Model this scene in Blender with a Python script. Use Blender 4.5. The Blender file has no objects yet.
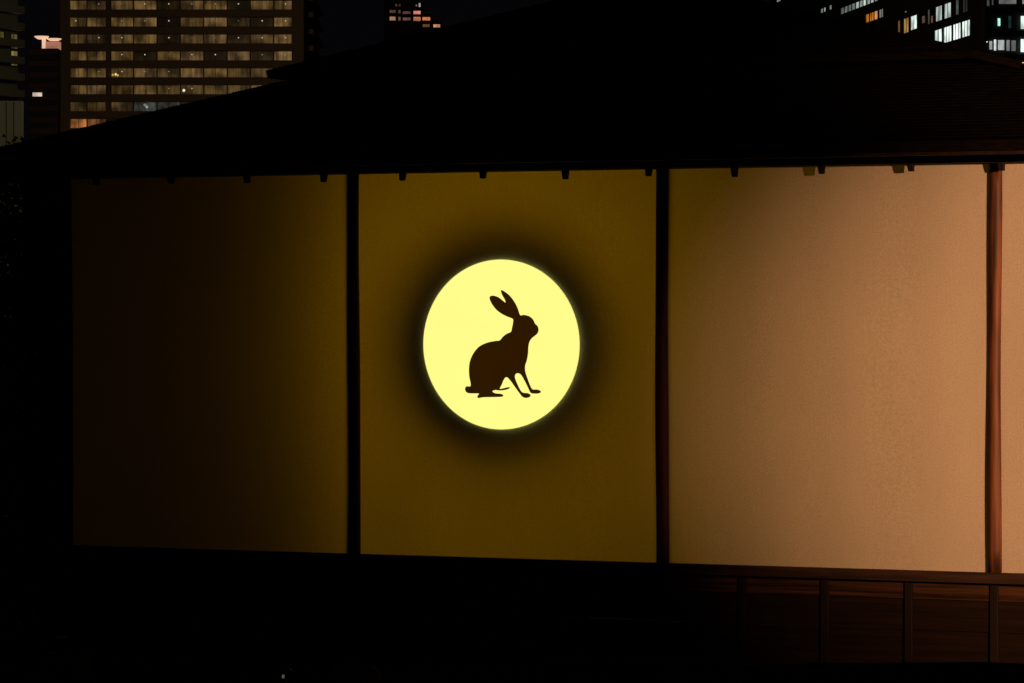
import bpy, bmesh, math, random
from mathutils import Vector, Matrix
random.seed(7)
scn = bpy.context.scene
COL = scn.collection
R_ = math.radians

# ------------------------------------------------------------------ camera
FPX = 3600.0
TH = R_(23.3)
CAM = Vector((7.008, -18.32, 2.122))
EYE = 2.122
cd = bpy.data.cameras.new("camera"); cam = bpy.data.objects.new("camera", cd); COL.objects.link(cam)
cam.location = CAM
cam.rotation_euler = (R_(90) - math.atan(30.5 / FPX), 0, TH)
cd.sensor_width = 36.0; cd.lens = FPX / 1024 * 36.0
cd.clip_start = 0.5; cd.clip_end = 6000
scn.camera = cam

# ------------------------------------------------------------------ night sky
w = bpy.data.worlds.new("World"); scn.world = w; w.use_nodes = True
bg = w.node_tree.nodes["Background"]
bg.inputs[0].default_value = (0.0016, 0.0012, 0.0017, 1); bg.inputs[1].default_value = 1.0

scn.view_settings.view_transform = 'Standard'; scn.view_settings.look = 'None'
scn.view_settings.exposure = 0; scn.view_settings.gamma = 1; scn.view_settings.use_curve_mapping = False

def light(name, kind, loc, energy, color, target=None, **kw):
    l = bpy.data.lights.new(name, kind); l.energy = energy; l.color = color
    for k, v in kw.items(): setattr(l, k, v)
    o = bpy.data.objects.new(name, l); COL.objects.link(o); o.location = loc
    if target is not None:
        o.rotation_euler = (Vector(target) - Vector(loc)).to_track_quat('-Z', 'Y').to_euler()
    return o
ZB = 0.750            # lower edge of the screens
ZT = 2.895            # upper edge of the screens
MOON = Vector((-0.955, 0.013, 1.936))
# warm garden floodlight standing off to the right, aimed at the right-hand bays
light("floodlight", 'SPOT', (11.8, -9.0, 3.45), 11900, (1.0, 0.44, 0.185), (3.6, 0, 1.88),
      spot_size=R_(21.7), spot_blend=0.75, shadow_soft_size=0.05)
# yellow lamp inside the room, behind the moon light box
light("room_lamp", 'AREA', (MOON.x - .03, 1.05, MOON.z + .15), 6.3, (1.0, 0.475, 0.0), (MOON.x, 0, MOON.z + .10),
      shape='DISK', size=1.38)
light("room_fill", 'AREA', (-.6, 3.0, 1.35), 17, (1.0, 0.475, 0.0), (-.6, 0, 1.5), shape='RECTANGLE', size=2.4, size_y=1.9)  # added fill light, lifts the dark halo round the moon
light("side_room_fill", 'AREA', (-2.8, 3.0, 1.8), 1.45, (1.0, 0.44, 0.0), (-2.8, 0, 1.8), shape='RECTANGLE', size=1.6, size_y=1.6)  # added fill light behind the leftmost screen

# ------------------------------------------------------------------ helpers
def link(o, parent=None):
    COL.objects.link(o)
    if parent is not None: o.parent = parent
    return o
def tag(o, label=None, cat=None, group=None, kind=None):
    if label: o['label'] = label
    if cat: o['category'] = cat
    if group: o['group'] = group
    if kind: o['kind'] = kind
    return o
def empty(name, loc, rz=0.0):
    o = bpy.data.objects.new(name, None); o.location = loc; o.rotation_euler = (0, 0, rz); return link(o)
def box(bm, x0, x1, y0, y1, z0, z1):
    v = [bm.verts.new((x, y, z)) for z in (z0, z1) for y in (y0, y1) for x in (x0, x1)]
    for f in ((0, 2, 3, 1), (4, 5, 7, 6), (0, 1, 5, 4), (2, 6, 7, 3), (0, 4, 6, 2), (1, 3, 7, 5)):
        bm.faces.new([v[i] for i in f])
def hexa(bm, v8):      # bottom 4 (ccw), top 4 (ccw)
    v = [bm.verts.new(p) for p in v8]
    for f in ((3, 2, 1, 0), (4, 5, 6, 7), (0, 1, 5, 4), (1, 2, 6, 5), (2, 3, 7, 6), (3, 0, 4, 7)):
        bm.faces.new([v[i] for i in f])
def tube(bm, pts, rads, n=10, cap=True):
    rings = []
    for i, p in enumerate(pts):
        p = Vector(p)
        d = (Vector(pts[min(i + 1, len(pts) - 1)]) - Vector(pts[max(i - 1, 0)])).normalized()
        a = d.orthogonal().normalized() if abs(d.z) < .95 else Vector((1, 0, 0))
        a = (a - d * a.dot(d)).normalized(); b = d.cross(a)
        rings.append([bm.verts.new(p + (a * math.cos(t) + b * math.sin(t)) * rads[i])
                      for t in [2 * math.pi * k / n for k in range(n)]])
    for i in range(len(rings) - 1):
        for k in range(n):
            f = bm.faces.new((rings[i][k], rings[i][(k + 1) % n], rings[i + 1][(k + 1) % n], rings[i + 1][k])); f.smooth = True
    if cap:
        bm.faces.new(rings[0][::-1]); bm.faces.new(rings[-1])
def obj(name, bm, mat, parent=None, bevel=0):
    bmesh.ops.recalc_face_normals(bm, faces=bm.faces)
    me = bpy.data.meshes.new(name); bm.to_mesh(me); bm.free(); me.materials.append(mat)
    o = bpy.data.objects.new(name, me); link(o, parent)
    if bevel:
        m = o.modifiers.new("bevel", 'BEVEL'); m.width = bevel; m.segments = 2; m.limit_method = 'ANGLE'
    return o
def boxobj(name, dims, mat, parent=None, bevel=0):
    bm = bmesh.new(); box(bm, *dims); return obj(name, bm, mat, parent, bevel)

# ------------------------------------------------------------------ materials
def newmat(name):
    m = bpy.data.materials.new(name); m.use_nodes = True
    nt = m.node_tree; b = nt.nodes["Principled BSDF"]; return m, nt, b
def noise_mat(name, c1, c2, scale=8, stretch=(1, 1, 1), rough=.7, bump=.2, dist=.01, detail=6, spec=.3):
    m, nt, b = newmat(name); N = nt.nodes; L = nt.links
    tc = N.new('ShaderNodeTexCoord'); mp = N.new('ShaderNodeMapping'); mp.inputs['Scale'].default_value = stretch
    L.new(tc.outputs['Object'], mp.inputs[0])
    nz = N.new('ShaderNodeTexNoise'); nz.inputs['Scale'].default_value = scale; nz.inputs['Detail'].default_value = detail
    L.new(mp.outputs[0], nz.inputs['Vector'])
    r = N.new('ShaderNodeValToRGB'); r.color_ramp.elements[0].position = .35; r.color_ramp.elements[1].position = .68
    r.color_ramp.elements[0].color = (*c1, 1); r.color_ramp.elements[1].color = (*c2, 1)
    L.new(nz.outputs[0], r.inputs[0]); L.new(r.outputs[0], b.inputs['Base Color'])
    bp = N.new('ShaderNodeBump'); bp.inputs['Strength'].default_value = bump; bp.inputs['Distance'].default_value = dist
    L.new(nz.outputs[0], bp.inputs['Height']); L.new(bp.outputs[0], b.inputs['Normal'])
    b.inputs['Roughness'].default_value = rough; b.inputs['Specular IOR Level'].default_value = spec
    return m
M = {}
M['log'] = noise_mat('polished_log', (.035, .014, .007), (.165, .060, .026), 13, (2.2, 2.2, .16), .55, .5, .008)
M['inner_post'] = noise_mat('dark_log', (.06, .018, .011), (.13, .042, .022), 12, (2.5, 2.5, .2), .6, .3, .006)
M['beam'] = noise_mat('dark_timber', (.030, .013, .007), (.075, .033, .017), 7, (.3, 3, 3), .7, .2, .004)
M['batten'] = noise_mat('black_batten', (.003, .0012, .0008), (.008, .003, .0015), 7, (3, 3, .3), .7)
M['timber_v'] = noise_mat('dark_timber_upright', (.012, .005, .003), (.03, .012, .006), 7, (3, 3, .3), .7, .2, .004)
M['rail'] = noise_mat('weathered_rail', (.014, .007, .004), (.042, .021, .011), 8, (.25, 4, 4), .7, .2, .004)
M['board'] = noise_mat('grained_board', (.006, .003, .0013), (.014, .0068, .003), 5, (.35, 3, 9), .5, .3, .004)
M['topboard'] = noise_mat('lamplit_top_board', (.008, .0038, .0018), (.062, .029, .013), 5, (.35, 3, 12), .5, .3, .004)  # paler than the boards below: lamp light along the top, painted in
M['roof'] = noise_mat('bark_shingle', (.005, .0045, .004), (.011, .0095, .008), 14, (1, 1, 6), 1, .3, .01, spec=0)
M['plaster'] = noise_mat('dark_wall', (.05, .04, .03), (.08, .065, .05), 5, rough=.9)
M['housing'] = noise_mat('housing_metal', (.03, .03, .03), (.05, .05, .05), 20, rough=.6)
M['grass'] = noise_mat('turf', (.010, .014, .007), (.03, .04, .018), 30, rough=1, bump=.6, dist=.05, spec=0)
M['bark'] = noise_mat('bark', (.03, .024, .018), (.07, .055, .04), 12, (2, 2, .5), .9)
M['leaf'] = noise_mat('leaf', (.018, .035, .012), (.04, .07, .02), 3, rough=.45)
M['tower_brown'] = noise_mat('tower_brown', (.30, .23, .15), (.38, .29, .19), .08, rough=.8, bump=0)
M['tower_olive'] = noise_mat('tower_olive', (.26, .25, .19), (.33, .32, .24), .08, rough=.8, bump=0)
M['tower_dark'] = noise_mat('tower_dark', (.05, .03, .025), (.09, .055, .045), .1, rough=.8, bump=0)
M['tower_black'] = noise_mat('tower_black', (.015, .018, .016), (.03, .034, .03), .1, rough=.7, bump=0)

def screen_mat():
    m, nt, b = newmat('woven_cloth'); N = nt.nodes; L = nt.links; N.remove(b)
    tc = N.new('ShaderNodeTexCoord')
    def nz(scale, sx, sz, detail=2):
        mp = N.new('ShaderNodeMapping'); mp.inputs['Scale'].default_value = (sx, 1, sz); L.new(tc.outputs['Object'], mp.inputs[0])
        n = N.new('ShaderNodeTexNoise'); n.inputs['Scale'].default_value = scale; n.inputs['Detail'].default_value = detail
        L.new(mp.outputs[0], n.inputs['Vector']); return n.outputs[0]
    a = nz(95, 1.2, 1.2, 3); c = nz(1.3, 1.6, .7, 3); d = nz(60, 2.0, .12, 2)
    def mth(op, x, y):
        q = N.new('ShaderNodeMath'); q.operation = op
        for i, s in enumerate((x, y)):
            if isinstance(s, float): q.inputs[i].default_value = s
            else: L.new(s, q.inputs[i])
        return q.outputs[0]
    v = mth('ADD', mth('MULTIPLY', a, .70), mth('ADD', mth('MULTIPLY', c, .30), mth('MULTIPLY', d, .13)))
    r = N.new('ShaderNodeMapRange'); r.inputs['From Min'].default_value = .35; r.inputs['From Max'].default_value = .85
    r.inputs['To Min'].default_value = .54; r.inputs['To Max'].default_value = .82; L.new(v, r.inputs['Value'])
    cc = N.new('ShaderNodeCombineColor')
    L.new(r.outputs[0], cc.inputs[0]); L.new(mth('MULTIPLY', r.outputs[0], .97), cc.inputs[1]); L.new(mth('MULTIPLY', r.outputs[0], .90), cc.inputs[2])
    df = N.new('ShaderNodeBsdfDiffuse'); tr = N.new('ShaderNodeBsdfTranslucent')
    L.new(cc.outputs[0], df.inputs[0]); L.new(cc.outputs[0], tr.inputs[0])
    mx = N.new('ShaderNodeMixShader'); mx.inputs[0].default_value = .4
    L.new(df.outputs[0], mx.inputs[1]); L.new(tr.outputs[0], mx.inputs[2]); L.new(mx.outputs[0], N['Material Output'].inputs[0])
    return m
M['cloth'] = screen_mat()

def emit_mat(name, col, strength=1.0, mott=0.0, scale=3):
    m, nt, b = newmat(name); N = nt.nodes; L = nt.links
    b.inputs['Base Color'].default_value = (*[min(.8, c * .5) for c in col], 1); b.inputs['Roughness'].default_value = .6
    b.inputs['Emission Color'].default_value = (*col, 1); b.inputs['Emission Strength'].default_value = strength
    if mott:
        tc = N.new('ShaderNodeTexCoord'); n = N.new('ShaderNodeTexNoise'); n.inputs['Scale'].default_value = scale
        L.new(tc.outputs['Object'], n.inputs['Vector'])
        r = N.new('ShaderNodeMapRange'); r.inputs['To Min'].default_value = strength * (1 - mott); r.inputs['To Max'].default_value = strength * (1 + mott)
        L.new(n.outputs[0], r.inputs['Value']); L.new(r.outputs[0], b.inputs['Emission Strength'])
    return m
M['moon'] = emit_mat('moon_diffuser', (1.06, .985, .262), 1.0, .05, 2.2)
M['rabbit'] = emit_mat('backlit_brown_film', (.026, .0085, .0), 1.0, .2, 6)
M['rabbit'].node_tree.nodes["Principled BSDF"].inputs['Base Color'].default_value = (.02, .01, .005, 1)

# a lit window: curtains hanging behind glass, brightness and tint per object
def window_mat(name, folds, lo, hi, broad=0.0):
    m, nt, b = newmat(name); N = nt.nodes; L = nt.links
    oi = N.new('ShaderNodeObjectInfo'); tc = N.new('ShaderNodeTexCoord')
    ad = N.new('ShaderNodeVectorMath'); ad.operation = 'ADD'
    mu = N.new('ShaderNodeMath'); mu.operation = 'MULTIPLY'; mu.inputs[1].default_value = 97.0
    L.new(oi.outputs['Random'], mu.inputs[0]); L.new(tc.outputs['Object'], ad.inputs[0]); L.new(mu.outputs[0], ad.inputs[1])
    mp = N.new('ShaderNodeMapping'); mp.inputs['Scale'].default_value = folds; L.new(ad.outputs[0], mp.inputs[0])
    n = N.new('ShaderNodeTexNoise'); n.inputs['Scale'].default_value = 1; n.inputs['Detail'].default_value = 3; n.inputs['Roughness'].default_value = .65
    L.new(mp.outputs[0], n.inputs['Vector'])
    r = N.new('ShaderNodeMapRange'); r.inputs['From Min'].default_value = .32; r.inputs['From Max'].default_value = .68
    r.inputs['To Min'].default_value = lo; r.inputs['To Max'].default_value = hi; L.new(n.outputs[0], r.inputs['Value'])
    n2 = N.new('ShaderNodeTexNoise'); n2.inputs['Scale'].default_value = .42; n2.inputs['Detail'].default_value = 1
    L.new(ad.outputs[0], n2.inputs['Vector'])
    r2 = N.new('ShaderNodeMapRange'); r2.inputs['From Min'].default_value = .35; r2.inputs['From Max'].default_value = .65
    r2.inputs['To Min'].default_value = 1 - broad; r2.inputs['To Max'].default_value = 1 + broad; L.new(n2.outputs[0], r2.inputs['Value'])
    m2 = N.new('ShaderNodeMath'); m2.operation = 'MULTIPLY'; L.new(r.outputs[0], m2.inputs[0]); L.new(r2.outputs[0], m2.inputs[1])
    L.new(oi.outputs['Color'], b.inputs['Emission Color']); L.new(m2.outputs[0], b.inputs['Emission Strength'])
    b.inputs['Base Color'].default_value = (.03, .03, .03, 1); b.inputs['Roughness'].default_value = .3
    return m
M['curtain'] = window_mat('curtained_window', (1.3, 1.3, .14), .35, 1.35, .6)
M['office'] = window_mat('office_window', (.8, .8, .5), .55, 1.35, .25)

def srgb(r, g, b):
    return tuple(((c / 255) / 12.92 if c / 255 <= .04045 else ((c / 255 + .055) / 1.055) ** 2.4) for c in (r, g, b))

# ------------------------------------------------------------------ ground, one sheet out to the horizon
Rv = Vector((math.cos(TH), math.sin(TH), 0)); Fv = Vector((-math.sin(TH), math.cos(TH), 0))
def from_cam(X, Z, z=0.0):
    p = CAM + Rv * X + Fv * Z; return Vector((p.x, p.y, z))
def to_cam(p):
    d = Vector((p[0], p[1], 0)) - Vector((CAM.x, CAM.y, 0)); return d.dot(Rv), d.dot(Fv)
def smooth(t): t = max(0, min(1, t)); return t * t * (3 - 2 * t)
def ground_z(X, Z):
    # the bank between viewer and teahouse: crest about 11 m in front of the viewer, highest on the right
    if abs(X) > 40 or Z > 60 or Z < -30: return 0.0
    crest = .985 + .022 * max(-3, min(6, X)) + .02 * math.sin(X * 1.9) + .012 * math.sin(X * 5.3 + 1)
    up = smooth((Z - 5) / 6) * smooth((16.0 - Z) / 5)
    side = smooth((40 - abs(X)) / 12)
    return up * crest * side
bm = bmesh.new()
xs = [-4000, -1500, -500, -150, -60, -40, -30, -20, -14] + [-10 + .5 * i for i in range(41)] + [14, 20, 30, 40, 60, 150, 500, 1500, 4000]
zs = [-200, -60, -30, -20, -12, -6, -2, 0, 2] + [3 + .5 * i for i in range(28)] + [18, 20, 24, 30, 40, 60, 100, 200, 400, 800, 2000, 5000]
grid = [[bm.verts.new(from_cam(x, z, ground_z(x, z) - .0)) for x in xs] for z in zs]
for i in range(len(zs) - 1):
    for j in range(len(xs) - 1):
        f = bm.faces.new((grid[i][j], grid[i][j + 1], grid[i + 1][j + 1], grid[i + 1][j])); f.smooth = True
tag(obj('ground', bm, M['grass']), 'dark grassy ground with a low bank in front of the teahouse', kind='structure')

# ------------------------------------------------------------------ the teahouse
W = 1.866
XL, XR, YB = -2 * W, 2 * W, 3.2
th = empty('teahouse', (0, 0, 0))
tag(th, 'long low wooden teahouse with dark hipped roof and tall pale screens between round posts', 'teahouse')
H0 = EYE
def hip_roof(bm, x0, x1, y0, y1, ze, ax0, ax1, ay, za, top=None, thick=.08, rows=26, lift=.0):
    """hip roof built course by course so the slopes carry real shingle steps"""
    prev = None
    for r in range(rows + 1):
        t = r / rows
        if top is not None: t *= top
        X0 = x0 + (ax0 - x0) * t; X1 = x1 + (ax1 - x1) * t; Y0 = y0 + (ay[0] - y0) * t; Y1 = y1 + (ay[1] - y1) * t
        z = ze + (za - ze) * t
        ring = [(X0, Y0, z), (X1, Y0, z), (X1, Y1, z), (X0, Y1, z)]
        up = [(a, b, c + .003) for a, b, c in ring]
        if prev is not None:
            pv = [bm.verts.new(p) for p in prev]; nv = [bm.verts.new(p) for p in ring]
            for k in range(4): bm.faces.new((pv[k], pv[(k + 1) % 4], nv[(k + 1) % 4], nv[k]))
            if r < rows:
                nv2 = [bm.verts.new(p) for p in ring]; uv = [bm.verts.new(p) for p in up]
                for k in range(4): bm.faces.new((nv2[k], nv2[(k + 1) % 4], uv[(k + 1) % 4], uv[k]))
            else:
                bm.faces.new([bm.verts.new(p) for p in ring])
        prev = up if r < rows else ring
    b = [bm.verts.new(p) for p in ((x0, y0, ze), (x1, y0, ze), (x1, y1, ze), (x0, y1, ze))]
    d = [bm.verts.new(p) for p in ((x0 + .01, y0 + .01, ze - thick), (x1 - .01, y0 + .01, ze - thick), (x1 - .01, y1 - .01, ze - thick), (x0 + .01, y1 - .01, ze - thick))]
    for k in range(4): bm.faces.new((d[k], d[(k + 1) % 4], b[(k + 1) % 4], b[k]))
    bm.faces.new(d[::-1])
bm = bmesh.new()
hip_roof(bm, -4.23, 4.23, -.5, YB + .5, H0 + .875, -2.78, 1.42, (.93, 1.80), H0 + 1.375, thick=.055)
lower = obj('roof', bm, M['roof'], th)
bm = bmesh.new()
hip_roof(bm, -2.86, 1.516, .87, 1.85, H0 + 1.436, -.69, -.61, (1.54, 1.58), H0 + 1.965, thick=.045, rows=20)
ur = obj('roof', bm, M['roof'], th); tag(ur, 'small raised upper roof above the broad lower roof')
bm = bmesh.new(); tube(bm, [(-1.0, 1.6, H0 + 1.93), (-.3, 1.6, H0 + 1.93)], [.05, .05], 10)
obj('ridge_cap', bm, M['roof'], th)
# eave board along the four sides
bm = bmesh.new()
for d in ((-4.19, 4.19, -.47, -.44), (-4.19, 4.19, YB + .44, YB + .47), (-4.19, -4.16, -.437, YB + .437), (4.16, 4.19, -.437, YB + .437)):
    box(bm, *d, H0 + .80, H0 + .817)
obj('eave_board', bm, M['timber_v'], th)
# rafters under the eave
for k in range(-8, 9):
    x = -.045 + .4915 * k
    if abs(x) > 4.0: continue
    bm = bmesh.new(); hexa(bm, [(x - .02, -.43, 2.935), (x + .02, -.43, 2.935), (x + .02, .0, 2.98), (x - .02, .0, 2.98),
                                (x - .02, -.43, 2.975), (x + .02, -.43, 2.975), (x + .02, .0, 3.01), (x - .02, .0, 3.01)])
    obj('rafter', bm, M['beam'], th)
# head beam and the thin board in front of it
boxobj('head_beam', (XL - .1, XR + .1, -.018, .10, ZT - .001, ZT + .10), M['beam'], th, .004)
boxobj('hanging_rail', (XL - .1, XR + .1, -.075, -.025, ZT + .002, ZT + .052), M['beam'], th, .004)
# little square pegs below the hanging rail
for k in range(-7, 8):
    x = -.045 + .4915 * k
    if not XL < x < XR: continue
    s = .006 * random.uniform(-1, 1); h = .045 + .008 * random.uniform(-1, 1)
    bm = bmesh.new()
    hexa(bm, [(x - .014 + s, -.070, ZT - h), (x + .012 + s, -.070, ZT - h), (x + .012 + s, -.042, ZT - h), (x - .014 + s, -.042, ZT - h),
              (x - .022, -.072, ZT + .01), (x + .018, -.072, ZT + .01), (x + .018, -.040, ZT + .01), (x - .022, -.040, ZT + .01)])
    obj('peg', bm, M['batten'], th, .002)
# posts: slightly irregular peeled logs
for k in range(-2, 3):
    bm = bmesh.new(); pts = []; rr = []
    for i in range(19):
        z = ZB + .001 + (ZT - ZB - .001) * i / 18
        pts.append((k * W + .004 * math.sin(z * 2.3 + k), .030 + .002 * math.sin(z * 3.1 + k * 2), z))
        rr.append(.0365 + .0035 * (1 - i / 18) + .0012 * math.sin(z * 5 + k * 1.7))
    tube(bm, pts, rr, 20)
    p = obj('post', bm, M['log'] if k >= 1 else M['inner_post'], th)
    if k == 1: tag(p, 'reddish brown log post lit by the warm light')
# foot stones under the posts
for k in range(-2, 3):
    bm = bmesh.new(); tube(bm, [(k * W, .012, -.05), (k * W, .012, .08), (k * W, .012, .12)], [.17, .16, .12], 9)
    obj('foot_stone', bm, M['plaster'], th)
# cloth screens
labels = ['leftmost cloth screen, almost black', 'olive cloth screen around the moon', 'peach-lit cloth screen right of the moon', 'brightly lit cloth screen at the right edge']
for k in range(4):
    x0 = XL + k * W; bm = bmesh.new()
    nx, nz_ = 24, 24; g = []
    for j in range(nz_ + 1):
        row = []
        for i in range(nx + 1):
            u = i / nx; v = j / nz_
            y = .022 + .0025 * math.sin(u * 9 + k) * math.sin(math.pi * v) + .002 * math.sin(u * 23 + 2 * k)
            row.append(bm.verts.new((x0 + W * u, y, ZB - .02 + (ZT + .03 - ZB) * v)))
        g.append(row)
    for j in range(nz_):
        for i in range(nx):
            f = bm.faces.new((g[j][i], g[j][i + 1], g[j + 1][i + 1], g[j + 1][i])); f.smooth = True
    tag(obj('cloth_screen', bm, M['cloth'], th), labels[k])
# rail below the screens
boxobj('lower_rail', (XL - .05, XR + .05, -.028, .10, ZB - .056, ZB), M['rail'], th, .003)
boxobj('ground_sill', (XL - .05, XR + .05, -.02, .10, .14, .21), M['rail'], th, .003)
# boarded skirting: two courses of boards between thin upright battens
n = 16
for k in range(n + 1):
    x = XL + k * W / 4 + (.0)
    if 0 < k < n:
        boxobj('batten', (x - .021, x + .021, .008, .05, .212, ZB - .057), M['batten'], th, .002)
for k in range(n):
    x0 = XL + k * W / 4; bm = bmesh.new()
    box(bm, x0 + .023, x0 + W / 4 - .023, .024, .05, .212, .432); box(bm, x0 + .023, x0 + W / 4 - .023, .021, .05, .435, .597)
    obj('skirting_board', bm, M['board'], th)
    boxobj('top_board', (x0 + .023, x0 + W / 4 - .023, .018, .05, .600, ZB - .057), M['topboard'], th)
# other walls, floor and ceiling
bm = bmesh.new(); box(bm, XL, XR, YB, YB + .08, .1, 2.99); box(bm, XL - .04, XL + .03, .11, YB - .002, .1, 2.99); box(bm, XR - .03, XR + .04, .11, YB - .002, .1, 2.99)
obj('wall', bm, M['plaster'], th)
boxobj('added_light_divider', (-W - .03, -W + .03, .60, YB - .002, .665, 2.895), M['plaster'], th)  # unseen divider, added to cut room light on the leftmost screen
boxobj('floor', (XL + .04, XR - .04, .11, YB - .01, .60, .66), M['beam'], th)
boxobj('ceiling', (XL + .04, XR - .04, .12, YB - .01, 2.90, 2.94), M['beam'], th)

# ------------------------------------------------------------------ the moon light box with the rabbit
RM = .4715
mo = empty('moon_light_box', MOON)
tag(mo, 'round glowing yellow moon light box with a dark rabbit silhouette on the second screen', 'light box')
bm = bmesh.new(); NS = 128
for (r0, y0, r1, y1) in ((RM, -.004, RM, .004),):
    a = [bm.verts.new((r0 * math.cos(2 * math.pi * i / NS), y0, r0 * math.sin(2 * math.pi * i / NS))) for i in range(NS)]
    b = [bm.verts.new((r1 * math.cos(2 * math.pi * i / NS), y1, r1 * math.sin(2 * math.pi * i / NS))) for i in range(NS)]
    bm.faces.new(a); bm.faces.new(b[::-1])
    for i in range(NS): bm.faces.new((a[i], b[i], b[(i + 1) % NS], a[(i + 1) % NS]))
obj('diffuser', bm, M['moon'], mo)
bm = bmesh.new()
tube(bm, [(0, -.0015, 0), (0, .05, 0)], [RM + .0005, RM - .03], 96)
obj('housing', bm, M['housing'], mo)
bm = bmesh.new()
tube(bm, [(0, .37, 0), (0, .39, 0)], [.575, .575], 64)
for a in (.6, 2.5, 3.9, 5.5): tube(bm, [(.3 * math.cos(a), .045, .3 * math.sin(a)), (.3 * math.cos(a), .372, .3 * math.sin(a))], [.012, .012], 8)
obj('halo_baffle', bm, M['housing'], mo)  # unseen disc, added and sized to shape the dark halo on the cloth
raw = [(247,53),(262,60),(290,82),(315,115),(332,148),(345,184),(365,183),(392,190),(412,207),(423,229),(436,242),(441,262),(435,280),(421,293),(404,307),(393,326),(388,350),(386,385),(380,420),(371,450),(372,480),(383,515),(396,550),(409,572),(430,573),(448,578),(453,587),(440,594),(410,594),(398,587),(385,560),(370,530),(352,499),(340,490),(326,490),(318,500),(319,517),(330,545),(345,575),(359,590),(385,593),(399,602),(394,613),(375,618),(358,612),(345,597),(325,570),(300,535),(281,513),(269,511),(258,525),(248,550),(238,571),(262,567),(287,562),(289,568),(270,576),(240,580),(215,578),(199,585),(215,595),(245,598),(256,605),(249,613),(205,615),(150,617),(126,621),(120,612),(129,598),(105,597),(75,596),(60,588),(55,573),(63,560),(82,560),(85,545),(78,510),(76,465),(82,425),(100,385),(130,350),(170,330),(215,320),(238,317),(255,298),(275,282),(297,272),(303,250),(308,225),(307,204),(285,195),(250,178),(220,155),(197,125),(185,98),(189,85),(205,82),(230,90),(250,105),(268,119),(266,105),(255,85),(246,65)]
P = [((455 + x / 5.25 - 501) / 165.5, (344.5 - (280 + y / 5.25)) / 180.2) for x, y in raw]
out = []; n = len(P)
for i in range(n):
    p0, p1, p2, p3 = (Vector(P[(i + d) % n]) for d in (-1, 0, 1, 2))
    for t in (0, .25, .5, .75):
        out.append(.5 * ((2 * p1) + (p2 - p0) * t + (2 * p0 - 5 * p1 + 4 * p2 - p3) * t * t + (3 * p1 - p0 - 3 * p2 + p3) * t ** 3))
bm = bmesh.new()
fr = [bm.verts.new((p.x, -.0075, p.y)) for p in out]; bk = [bm.verts.new((p.x, -.0045, p.y)) for p in out]
from mathutils.geometry import tessellate_polygon
for tri in tessellate_polygon([[Vector((p.x, p.y, 0)) for p in out]]):
    bm.faces.new([fr[i] for i in tri]); bm.faces.new([bk[i] for i in tri[::-1]])
for i in range(len(out)): bm.faces.new((fr[i], bk[i], bk[(i + 1) % len(out)], fr[(i + 1) % len(out)]))

obj('rabbit_silhouette', bm, M['rabbit'], mo)

# ------------------------------------------------------------------ trees by the left end of the teahouse
def tree(name, label, X, Z, h, rx, rz, nleaf, seed, group):
    rnd = random.Random(seed)
    base = from_cam(X, Z, 0)
    t = empty(name, base); tag(t, label, 'tree', group)
    bm = bmesh.new()
    lean = rnd.uniform(-.15, .15)
    tube(bm, [(0, 0, -.1), (lean * .5, .03, h * .35), (lean, -.02, h * .62), (lean * 1.2, 0, h * .9)], [.11, .085, .06, .015], 9)
    tips = []
    for i in range(11):
        a = i * 2.4 + rnd.uniform(-.3, .3); z0 = h * rnd.uniform(.3, .7); L = rx * rnd.uniform(.6, .95)
        st = Vector((lean * z0 / h, 0, z0)); en = st + Vector((math.cos(a) * L, math.sin(a) * L, h * rnd.uniform(.05, .22)))
        mid = (st + en) / 2 + Vector((0, 0, .06)); tube(bm, [st, mid, en], [.035, .022, .007], 6); tips += [en, mid]
    obj('trunk', bm, M['bark'], t)
    bm = bmesh.new(); cz = h - rz; cl = []
    for i in range(46):
        while True:
            v = Vector((rnd.uniform(-1, 1), rnd.uniform(-1, 1), rnd.uniform(-1, 1)))
            if v.x ** 2 + v.y ** 2 < 1 and v.length > .3: break
        cl.append((Vector((v.x * rx * .85, v.y * rx * .85, cz + v.z * rz * .88)), rnd.uniform(.14, .3)))
    for i in range(nleaf):
        c, r = rnd.choice(cl); g = Vector((rnd.gauss(0, 1), rnd.gauss(0, 1), rnd.gauss(0, .8))) * r * .55
        p = c + g
        if p.z > h: p.z = h - rnd.uniform(0, .15)
        q = Matrix.Rotation(rnd.uniform(0, 6.28), 3, 'Z') @ Matrix.Rotation(rnd.uniform(-1.2, 1.2), 3, 'X')
        s = rnd.uniform(.022, .042)
        vs = [bm.verts.new(p + q @ Vector(k) * s) for k in ((0, -1, 0), (.42, -.1, .08), (0, 1, 0), (-.42, -.1, .08))]
        bm.faces.new(vs)
    obj('crown', bm, M['leaf'], t)
tree('broadleaf_tree', 'dark tree at the left edge, farthest from the teahouse corner', -4.0, 25.5, 3.36, .95, 1.35, 20000, 3, 'dark trees left of the teahouse')
tree('broadleaf_tree', 'dark tree closest to the left corner of the teahouse', -3.45, 26.5, 3.40, .72, 1.35, 20000, 5, 'dark trees left of the teahouse')
tree('broadleaf_tree', 'low dark tree in front at the lower left edge', -3.55, 20.6, 1.95, .7, .85, 7000, 9, 'dark trees left of the teahouse')

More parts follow.
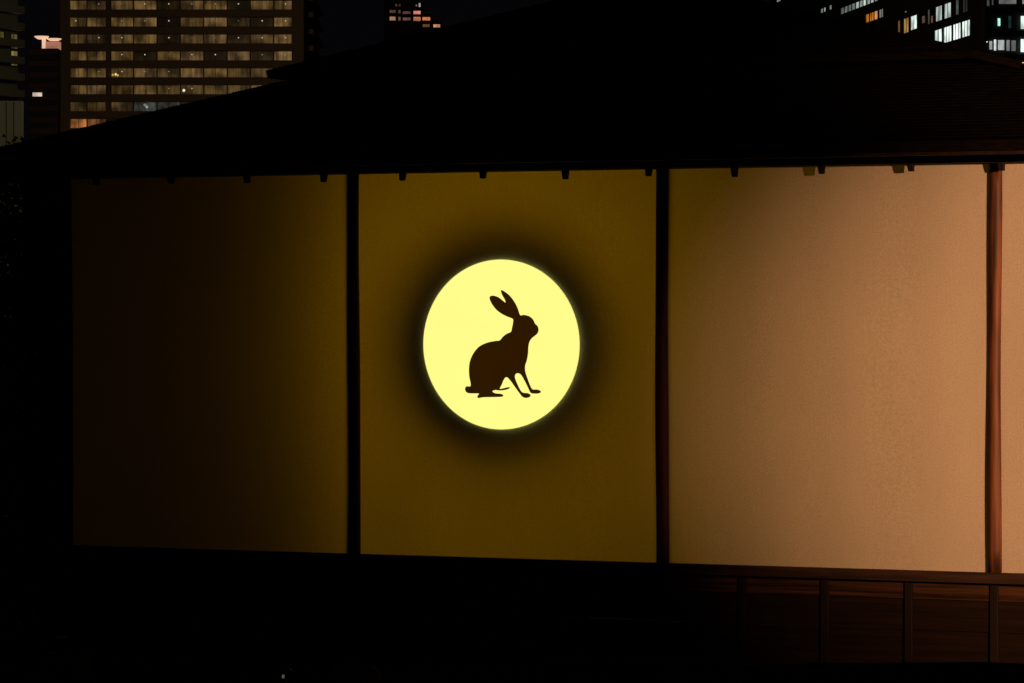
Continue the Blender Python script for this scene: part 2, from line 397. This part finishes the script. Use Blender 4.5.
# a faint garden lamp low in the foreground
p = from_cam((283 - 512) / FPX * 9.6, 9.6, 0); zl = EYE - (676.5 - 311) / FPX * 9.6
gl = empty('garden_lamp', p); tag(gl, 'tiny faint garden lamp low in the dark below the teahouse', 'lamp')
bm = bmesh.new(); tube(bm, [(0, 0, 0), (0, 0, zl - .005)], [.009, .009], 10); obj('pole', bm, M['housing'], gl)
bm = bmesh.new(); tube(bm, [(0, 0, zl + .005), (0, 0, zl + .012), (0, 0, zl + .03)], [.01, .03, .005], 12); obj('cap', bm, M['housing'], gl)
bm = bmesh.new(); tube(bm, [(0, 0, zl - .005), (0, 0, zl + .005)], [.0035, .0035], 10); obj('bulb', bm, emit_mat('faint_bulb', (.08, .075, .065)), gl)

# ------------------------------------------------------------------ the city behind
def wx(px, Z): return (px - 512) / FPX * Z
def wz(py, Z): return EYE + (311 - py) / FPX * Z
def city_light(X, Z, z, e, c): light('street_glow', 'POINT', from_cam(X, Z, z), e, c, shadow_soft_size=4)
def win(par, mesh_cache, key, dims, col, mat):
    """window: a dark frame with a lit pane in it; dims = x0,x1,z0,z1 and y of the facade"""
    x0, x1, z0, z1, y = dims
    w_, h_ = round(x1 - x0, 3), round(z1 - z0, 3); kk = (w_, h_, mat.name)
    if kk not in mesh_cache:
        bm = bmesh.new(); f = .07
        nm = max(1, round(w_ / 1.7))
        box(bm, -w_ / 2, w_ / 2, -.1, .0, h_ / 2 - f, h_ / 2); box(bm, -w_ / 2, w_ / 2, -.1, .0, -h_ / 2, -h_ / 2 + f)
        for i in range(nm + 1):
            xx = -w_ / 2 + w_ * i / nm; xx = max(-w_ / 2 + f / 2, min(w_ / 2 - f / 2, xx))
            box(bm, xx - f / 2, xx + f / 2, -.1, .0, -h_ / 2 + f, h_ / 2 - f)
        me = bpy.data.meshes.new('window'); bm.to_mesh(me); bm.free(); me.materials.append(M['tower_dark'])
        bm = bmesh.new(); box(bm, -w_ / 2 + .01, w_ / 2 - .01, -.03, -.015, -h_ / 2 + .01, h_ / 2 - .01)
        bmesh.ops.recalc_face_normals(bm, faces=bm.faces)
        pe = bpy.data.meshes.new('pane'); bm.to_mesh(pe); bm.free(); pe.materials.append(mat)
        mesh_cache[kk] = (me, pe)
    me, pe = mesh_cache[kk]
    o = link(bpy.data.objects.new('window', me), par); o.location = ((x0 + x1) / 2, y, (z0 + z1) / 2)
    q = link(bpy.data.objects.new('pane', pe), o); q.color = (*col, 1)
    return o

# --- large apartment tower, seen square on
Z1 = 620.0; FL = 16.9 / FPX * Z1
X0, X1 = wx(61, Z1), wx(304, Z1); DEP = 46
t1 = empty('apartment_tower', from_cam(0, Z1, 0), TH)
tag(t1, 'wide brown apartment tower with rows of warm curtained windows, behind the left roof slope', 'apartment tower')
rows_y = [5 + 16.9 * i for i in range(-1, 9)]
ztop = wz(-28, Z1)
bm = bmesh.new(); box(bm, X0, X1, .6, DEP, 0, ztop)
for i in range(-1, 24):
    zc = wz(5 + 16.9 * i + 8.5, Z1)      # spandrel between floors
    if zc < 2: break
    box(bm, X0 + .3, X1 - .3, -.45, .6, zc - .62, zc + .62)
box(bm, X0, X0 + 1.45, -.5, .6, 0, ztop - .01); box(bm, X1 - 2.0, X1, -.5, .6, 0, ztop - .01)
for px in (108,): box(bm, wx(px - 2, Z1), wx(px + 2, Z1), .1, .6, 0, ztop - .02)
obj('wall', bm, M['tower_brown'], t1)
cells = [(70, 86.7), (87, 106), (111, 133.3), (133.7, 156.8), (157.2, 180), (180.4, 203.5), (203.9, 227), (227.4, 250), (250.4, 273.4), (273.8, 292)]
lamps = [76, 99, 122, 145, 169, 192, 215.5, 238.6, 262.3, 285.6]
B = [[.4, .3, .4, .4, .3, .1, .4, .4, .1, .4],
     [.42, .2, .35, .6, .08, .45, .5, .08, .42, .45],
     [.75, .6, .5, .62, .04, .5, .6, .16, .05, .75],
     [.6, .28, .45, .6, .05, .35, .45, .12, .35, .6],
     [.5, .42, .42, .05, .62, .55, .05, .5, .12, .7],
     [.62, .4, .38, .48, .5, .55, .5, .42, .4, .4],
     [.42, .42, .35, .5, .4, .5, .5, .38, .4, .4],
     [.25, .28, .25, .22, .2, .2, .3, .3, .3, .3],
     [.7, .32, .1, .1, .2, .2, .2, .1, .2, .2],
     [.3, .2, .2, .2, .2, .2, .2, .1, .2, .2]]
cache = {}
rnd = random.Random(4)
for r, y in enumerate(rows_y):
    for c, (a, b) in enumerate(cells):
        v = B[r][c] * rnd.uniform(.85, 1.15)
        v *= rnd.choice((.75, 1, 1, 1.1)); col = (.175 * v, .10 * v, (.028 + .012 * rnd.random()) * v)
        if r == 8 and c < 2: col = (.42 * v, .15 * v, .04 * v)
        if r == 7 and c in (3, 4): col = (.14 * v, .15 * v, .13 * v)
        win(t1, cache, None, (wx(a, Z1), wx(b, Z1), wz(y + 5.6, Z1), wz(y - 4.6, Z1), .6), col, M['curtain'])
bml = bmesh.new(); bmesh.ops.create_icosphere(bml, subdivisions=1, radius=.12)
lm = bpy.data.meshes.new('lamp'); bml.to_mesh(lm); bml.free(); lm.materials.append(window_mat('balcony_lamp', (1, 1, 1), .9, 1.1))
dim = {(2, 2): 0}
for r in range(10):
    for c, px in enumerate(lamps):
        k = rnd.random()
        if (c == 0 and r not in (2,)) or r in (7, 8, 9) or (r == 6 and c not in (4, 5, 3)): continue
        if r == 5 and c in (0, 7, 8, 9, 6): continue
        s = rnd.choice([.12, .3, .7]) if B[r][c] > .1 else .9
        o = link(bpy.data.objects.new('lamp', lm), t1); o.location = (wx(px, Z1), .15, wz(rows_y[r] - 1, Z1)); o.color = (.75 * s, .62 * s, .42 * s, 1)
for (px, py, col, sc) in ((213, 33, (1.0, .16, .05), 1.5), (184, 90.5, (.9, .85, .6), 2.3), (116, 74.5, (.9, .65, .2), 2.0), (113, 75, (.5, .32, .1), 1.8), (118, 75.5, (.6, .4, .12), 1.6), (147, 107, (.3, .32, .3), 2.2), (145, 105, (.2, .2, .18), 2.2)):
    o = link(bpy.data.objects.new('lamp', lm), t1); o.location = (wx(px, Z1), .0, wz(py, Z1)); o.color = (*col, 1); o.scale = (sc, sc, sc)
# balconies on the receding right-hand side
for i in range(10):
    zc = wz(rows_y[i] + 6.5, Z1)
    boxobj('balcony', (X1 + .002, X1 + 1.3, 6, 40, zc - .55, zc + .35), M['tower_brown'], t1)

# --- slab with angled balconies at the left edge
Z0 = 420.0
t0 = empty('apartment_tower', from_cam(wx(18, Z0), Z0, 0), TH + R_(62)); 
tag(t0, 'dim olive apartment tower with sloping balcony bands at the left edge', 'apartment tower')
bm = bmesh.new(); LEN = 60; zt = 60
box(bm, -9, 0, .0, LEN * .0 + 14, 0, zt)
# local -x runs toward the viewer's left, local y away
obj('wall', bm, M['tower_olive'], t0)
for i in range(8):
    z = EYE + 311 / FPX * Z0 - 1.2 - i * 1.95
    if z < wz(100, Z0): break
    boxobj('balcony', (-8.9, -.1, -1.1, -.004, z - .5, z + .35), M['tower_olive'], t0)
for (x, z, s) in ((-3.4, wz(41, Z0), .3), (-.75, wz(42, Z0), .35), (-.75, wz(59, Z0), .8)):
    win(t0, cache, None, (x - .7, x + .7, z - .9, z + .9, -.004), (.20 * s, .15 * s, .035 * s), M['curtain'])
a0 = empty('annex_block', from_cam(0, 400, 0), TH)
tag(a0, 'plain pale low block at the left edge below the olive tower', 'building')
boxobj('wall', (wx(-60, 400), wx(22, 400), 0, 1.5, 0, wz(101, 400)), M['tower_olive'], a0)
for px in (6.5, 14): boxobj('fin', (wx(px, 400) - .04, wx(px, 400) + .04, -.2, -.004, 0, wz(102, 400)), M['tower_dark'], a0)

# --- narrow dark block with the lit roof pavilion
Z2 = 560.0
t2 = empty('narrow_block', from_cam(0, Z2, 0), TH)
tag(t2, 'narrow dark block topped by a bright pinkish lit rooftop, between the two left towers', 'building')
bm = bmesh.new(); box(bm, wx(29, Z2), wx(58, Z2), .3, 3.5, 0, wz(48.5, Z2)); obj('wall', bm, M['tower_black'], t2)
for i in range(8): boxobj('balcony', (wx(30, Z2), wx(58.5, Z2), -.7, .298, wz(52 + 11.3 * i + 3.2, Z2), wz(52 + 11.3 * i - 2.2, Z2)), M['tower_dark'], t2)
wh = emit_mat('lit_rooftop', (1.0, .62, .42), .8, .2, .5); wh2 = emit_mat('lit_rooftop_wall', (.75, .33, .22), .45, .4, .5)
bm = bmesh.new(); tube(bm, [(wx(39.5, Z2), 3, wz(38, Z2)), (wx(39.5, Z2), 3, wz(36, Z2)), (wx(39.5, Z2), 3, wz(35, Z2))], [.6, 1.1, 1.15], 16); obj('lit_canopy', bm, wh, t2)
bm = bmesh.new(); tube(bm, [(wx(52, Z2), 3, wz(39.5, Z2)), (wx(52, Z2), 3, wz(38, Z2)), (wx(52, Z2), 3, wz(37.3, Z2))], [.7, 1.15, 1.15], 16); obj('lit_canopy', bm, wh, t2)
bm = bmesh.new(); box(bm, wx(40, Z2), wx(43.5, Z2), 2.6, 3.4, wz(48.4, Z2), wz(38.2, Z2)); obj('lit_column', bm, wh, t2)
bm = bmesh.new(); box(bm, wx(43.8, Z2), wx(58, Z2), 2.4, 4.2, wz(48.4, Z2), wz(40.6, Z2)); obj('lit_wall', bm, wh2, t2)
win(t2, cache, None, (wx(33, Z2), wx(43.5, Z2), wz(97.3, Z2), wz(92.5, Z2), -.72), (.75, .6, .5), M['office'])

# --- far stepped block with orange windows above the roof slope
Z3 = 700.0
t3 = empty('stepped_block', from_cam(0, Z3, 0), TH)
tag(t3, 'far dark stepped block with small orange windows above the middle roof slope', 'building')
bm = bmesh.new(); box(bm, wx(384, Z3), wx(421.6, Z3), 0, 15, 0, wz(-14, Z3)); box(bm, wx(421.7, Z3), wx(431, Z3), .02, 15, 0, wz(14.5, Z3)); box(bm, wx(431.1, Z3), wx(441.5, Z3), .04, 15, 0, wz(22.5, Z3))
obj('wall', bm, M['tower_black'], t3)
S3 = [(395, 397.5, 4, 7, (.10, .04, .03)), (398.5, 401, 4, 7, (.07, .03, .025)), (415.5, 417.5, 4.5, 6.8, (.3, .24, .2)), (418.5, 421, 3, 7.5, (.6, .5, .42)),
      (389.5, 396, 10, 13.3, (.22, .10, .06)), (398, 401, 10, 14, (.11, .05, .04)), (402.5, 411, 11.3, 14.5, (.13, .05, .045)), (413.2, 421, 10.8, 14.8, (.75, .22, .12)),
      (389.5, 396, 16.6, 21, (.5, .26, .13)), (398, 401, 16.8, 21.2, (.2, .1, .07)), (402.5, 411, 17.5, 21, (.15, .065, .05)), (413.2, 421, 16.8, 21.5, (.8, .27, .13)),
      (422.2, 430.5, 17, 21, (.7, .2, .08)), (422.5, 430, 24, 27.6, (.16, .075, .02)), (433, 440.5, 24.2, 28, (.62, .27, .13))]
for a, b, y0, y1, col in S3:
    win(t3, cache, None, (wx(a, Z3), wx(b, Z3), wz(y1, Z3), wz(y0, Z3), -.004), tuple(c * .75 for c in col), M['office'])

# --- office block on the right: long side receding to the left
K = 444000.0
A = Vector((wx(985, K / 925), K / 925)); Bf = Vector((wx(770, K / 710), K / 710))
dv = (Bf - A); LN = dv.length; dv.normalize()
ang = math.atan2(dv.y, dv.x)                        # in (right, forward) plan
t4 = empty('office_block', from_cam(A.x, A.y, 0), TH + ang + math.pi)      # local -x runs along the receding face
tag(t4, 'dark office block with slanting rows of greenish white windows behind the roof', 'office block')
boxobj('wall', (-LN, 0, .0, 3.0, 0, 58), M['tower_black'], t4)
def s_of(px):                                       # distance along the face at which the building shows at this bearing
    Z = K / (px - 60); return (Vector((wx(px, Z), Z)) - A).length
def hz(px, py): Z = K / (px - 60); return EYE + (311 - py) / FPX * Z
def w4(a, b, py0, py1, at, col):
    win(t4, cache, None, (-s_of(a), -s_of(b), hz(at, py1), hz(at, py0), -.01), col, M['office'])
G = lambda v: (.92 * v, 1.08 * v, .97 * v)
for a, b, v in ((935, 942.3, .85), (944, 952, 1.0), (953.3, 961.2, 1.0), (962.3, 970.3, 1.0)): w4(a, b, 20.6, 37.2, 966, G(v))
for a, b, v in ((936, 942.3, .42), (944.6, 951.3, .5), (956, 959, .08), (928, 930, .06), (963, 968, .02)): w4(a, b, 3.0, 18.5, 948, G(v))
w4(911, 917.3, 15.5, 30, 914, G(.75)); w4(904, 909, 15.5, 31, 914, (.3, .17, .04)); w4(898, 900.5, 15.5, 31, 914, (.14, .07, .02)); w4(922, 925.5, 16, 24, 923, (.08, .05, .035))
w4(931, 933.5, 16, 24, 931, (.14, .06, .035)); w4(905, 907, 11, 13, 906, (.3, .2, .14))
for a, b, c in ((866, 869.5, (.32, .10, .01)), (870, 874, (.5, .17, .02)), (874.5, 878, (.6, .26, .06)), (879.5, 883.5, (.16, .15, .13))): w4(a, b, 12.5, 21.5, 872, c)
for i, v in enumerate((.10, .16, .14, .2, .42, .34, .45, .3, .42, .3)):
    a = 841 + i * 3.75; w4(a, a + 3.2, 2.5, 9.5, 856, G(v))
for a, b, v in ((821, 823.5, .16), (824, 826, .3), (829.5, 832, .2), (777, 781, .25)): w4(a, b, 7, 12, 826, G(v)) if a > 800 else w4(a, b, -4, 2.2, 779, G(v))
# --- front block at the right edge
Z5 = 470.0
t5 = empty('office_block', from_cam(0, Z5, 0), TH)
tag(t5, 'dark office block facing the viewer at the right edge with pale lit rooms', 'office block')
bm = bmesh.new(); box(bm, wx(984.5, Z5), wx(1140, Z5), 0, 3.0, 0, 60)
for yy in (10.5, 34, 57.5): box(bm, wx(990, Z5), wx(1140, Z5), -.4, 0, wz(yy + 2.5, Z5), wz(yy - 2.5, Z5))
obj('wall', bm, M['tower_black'], t5)
for a, b, y0, y1, col in ((997.5, 1016, -3, 5, (.13, .135, .125)), (985.5, 989, 0, 7, (.05, .05, .05)), (990.5, 993, 0, 6, (.05, .05, .05)), (1021, 1038, -3, 5, (.3, .3, .28)),
                          (996.3, 1000, 18.3, 27, (.5, 1.0, .80)), (1007, 1011, 16, 29, (.012, .03, .026)), (1019.3, 1036, 16, 30, (.75, 1.0, .88)), (1019.3, 1036, 39, 53, (.78, 1.0, .9)),
                          (988, 992, 41, 50.5, (.32, .34, .33)), (992.5, 996, 39.5, 51.5, (.7, .72, .70)), (996.5, 1004, 40, 51, (.34, .36, .35)), (1005, 1009.5, 40, 51.8, (.16, .165, .16)), (1010, 1015.5, 40.3, 52, (.12, .125, .12)),
                          (985, 987.5, 41.3, 43.3, (.8, .85, .8)), (1020, 1027, 62, 64.2, (.7, .45, .25))):
    win(t5, cache, None, (wx(a, Z5), wx(b, Z5), wz(y1, Z5), wz(y0, Z5), -.41), col, M['office'])

# street light of the city falling on the towers
city_light(wx(180, 520), 470, 30, 15000, (1.0, .66, .38))
city_light(wx(0, 400), 350, 40, 8000, (1.0, .85, .5))
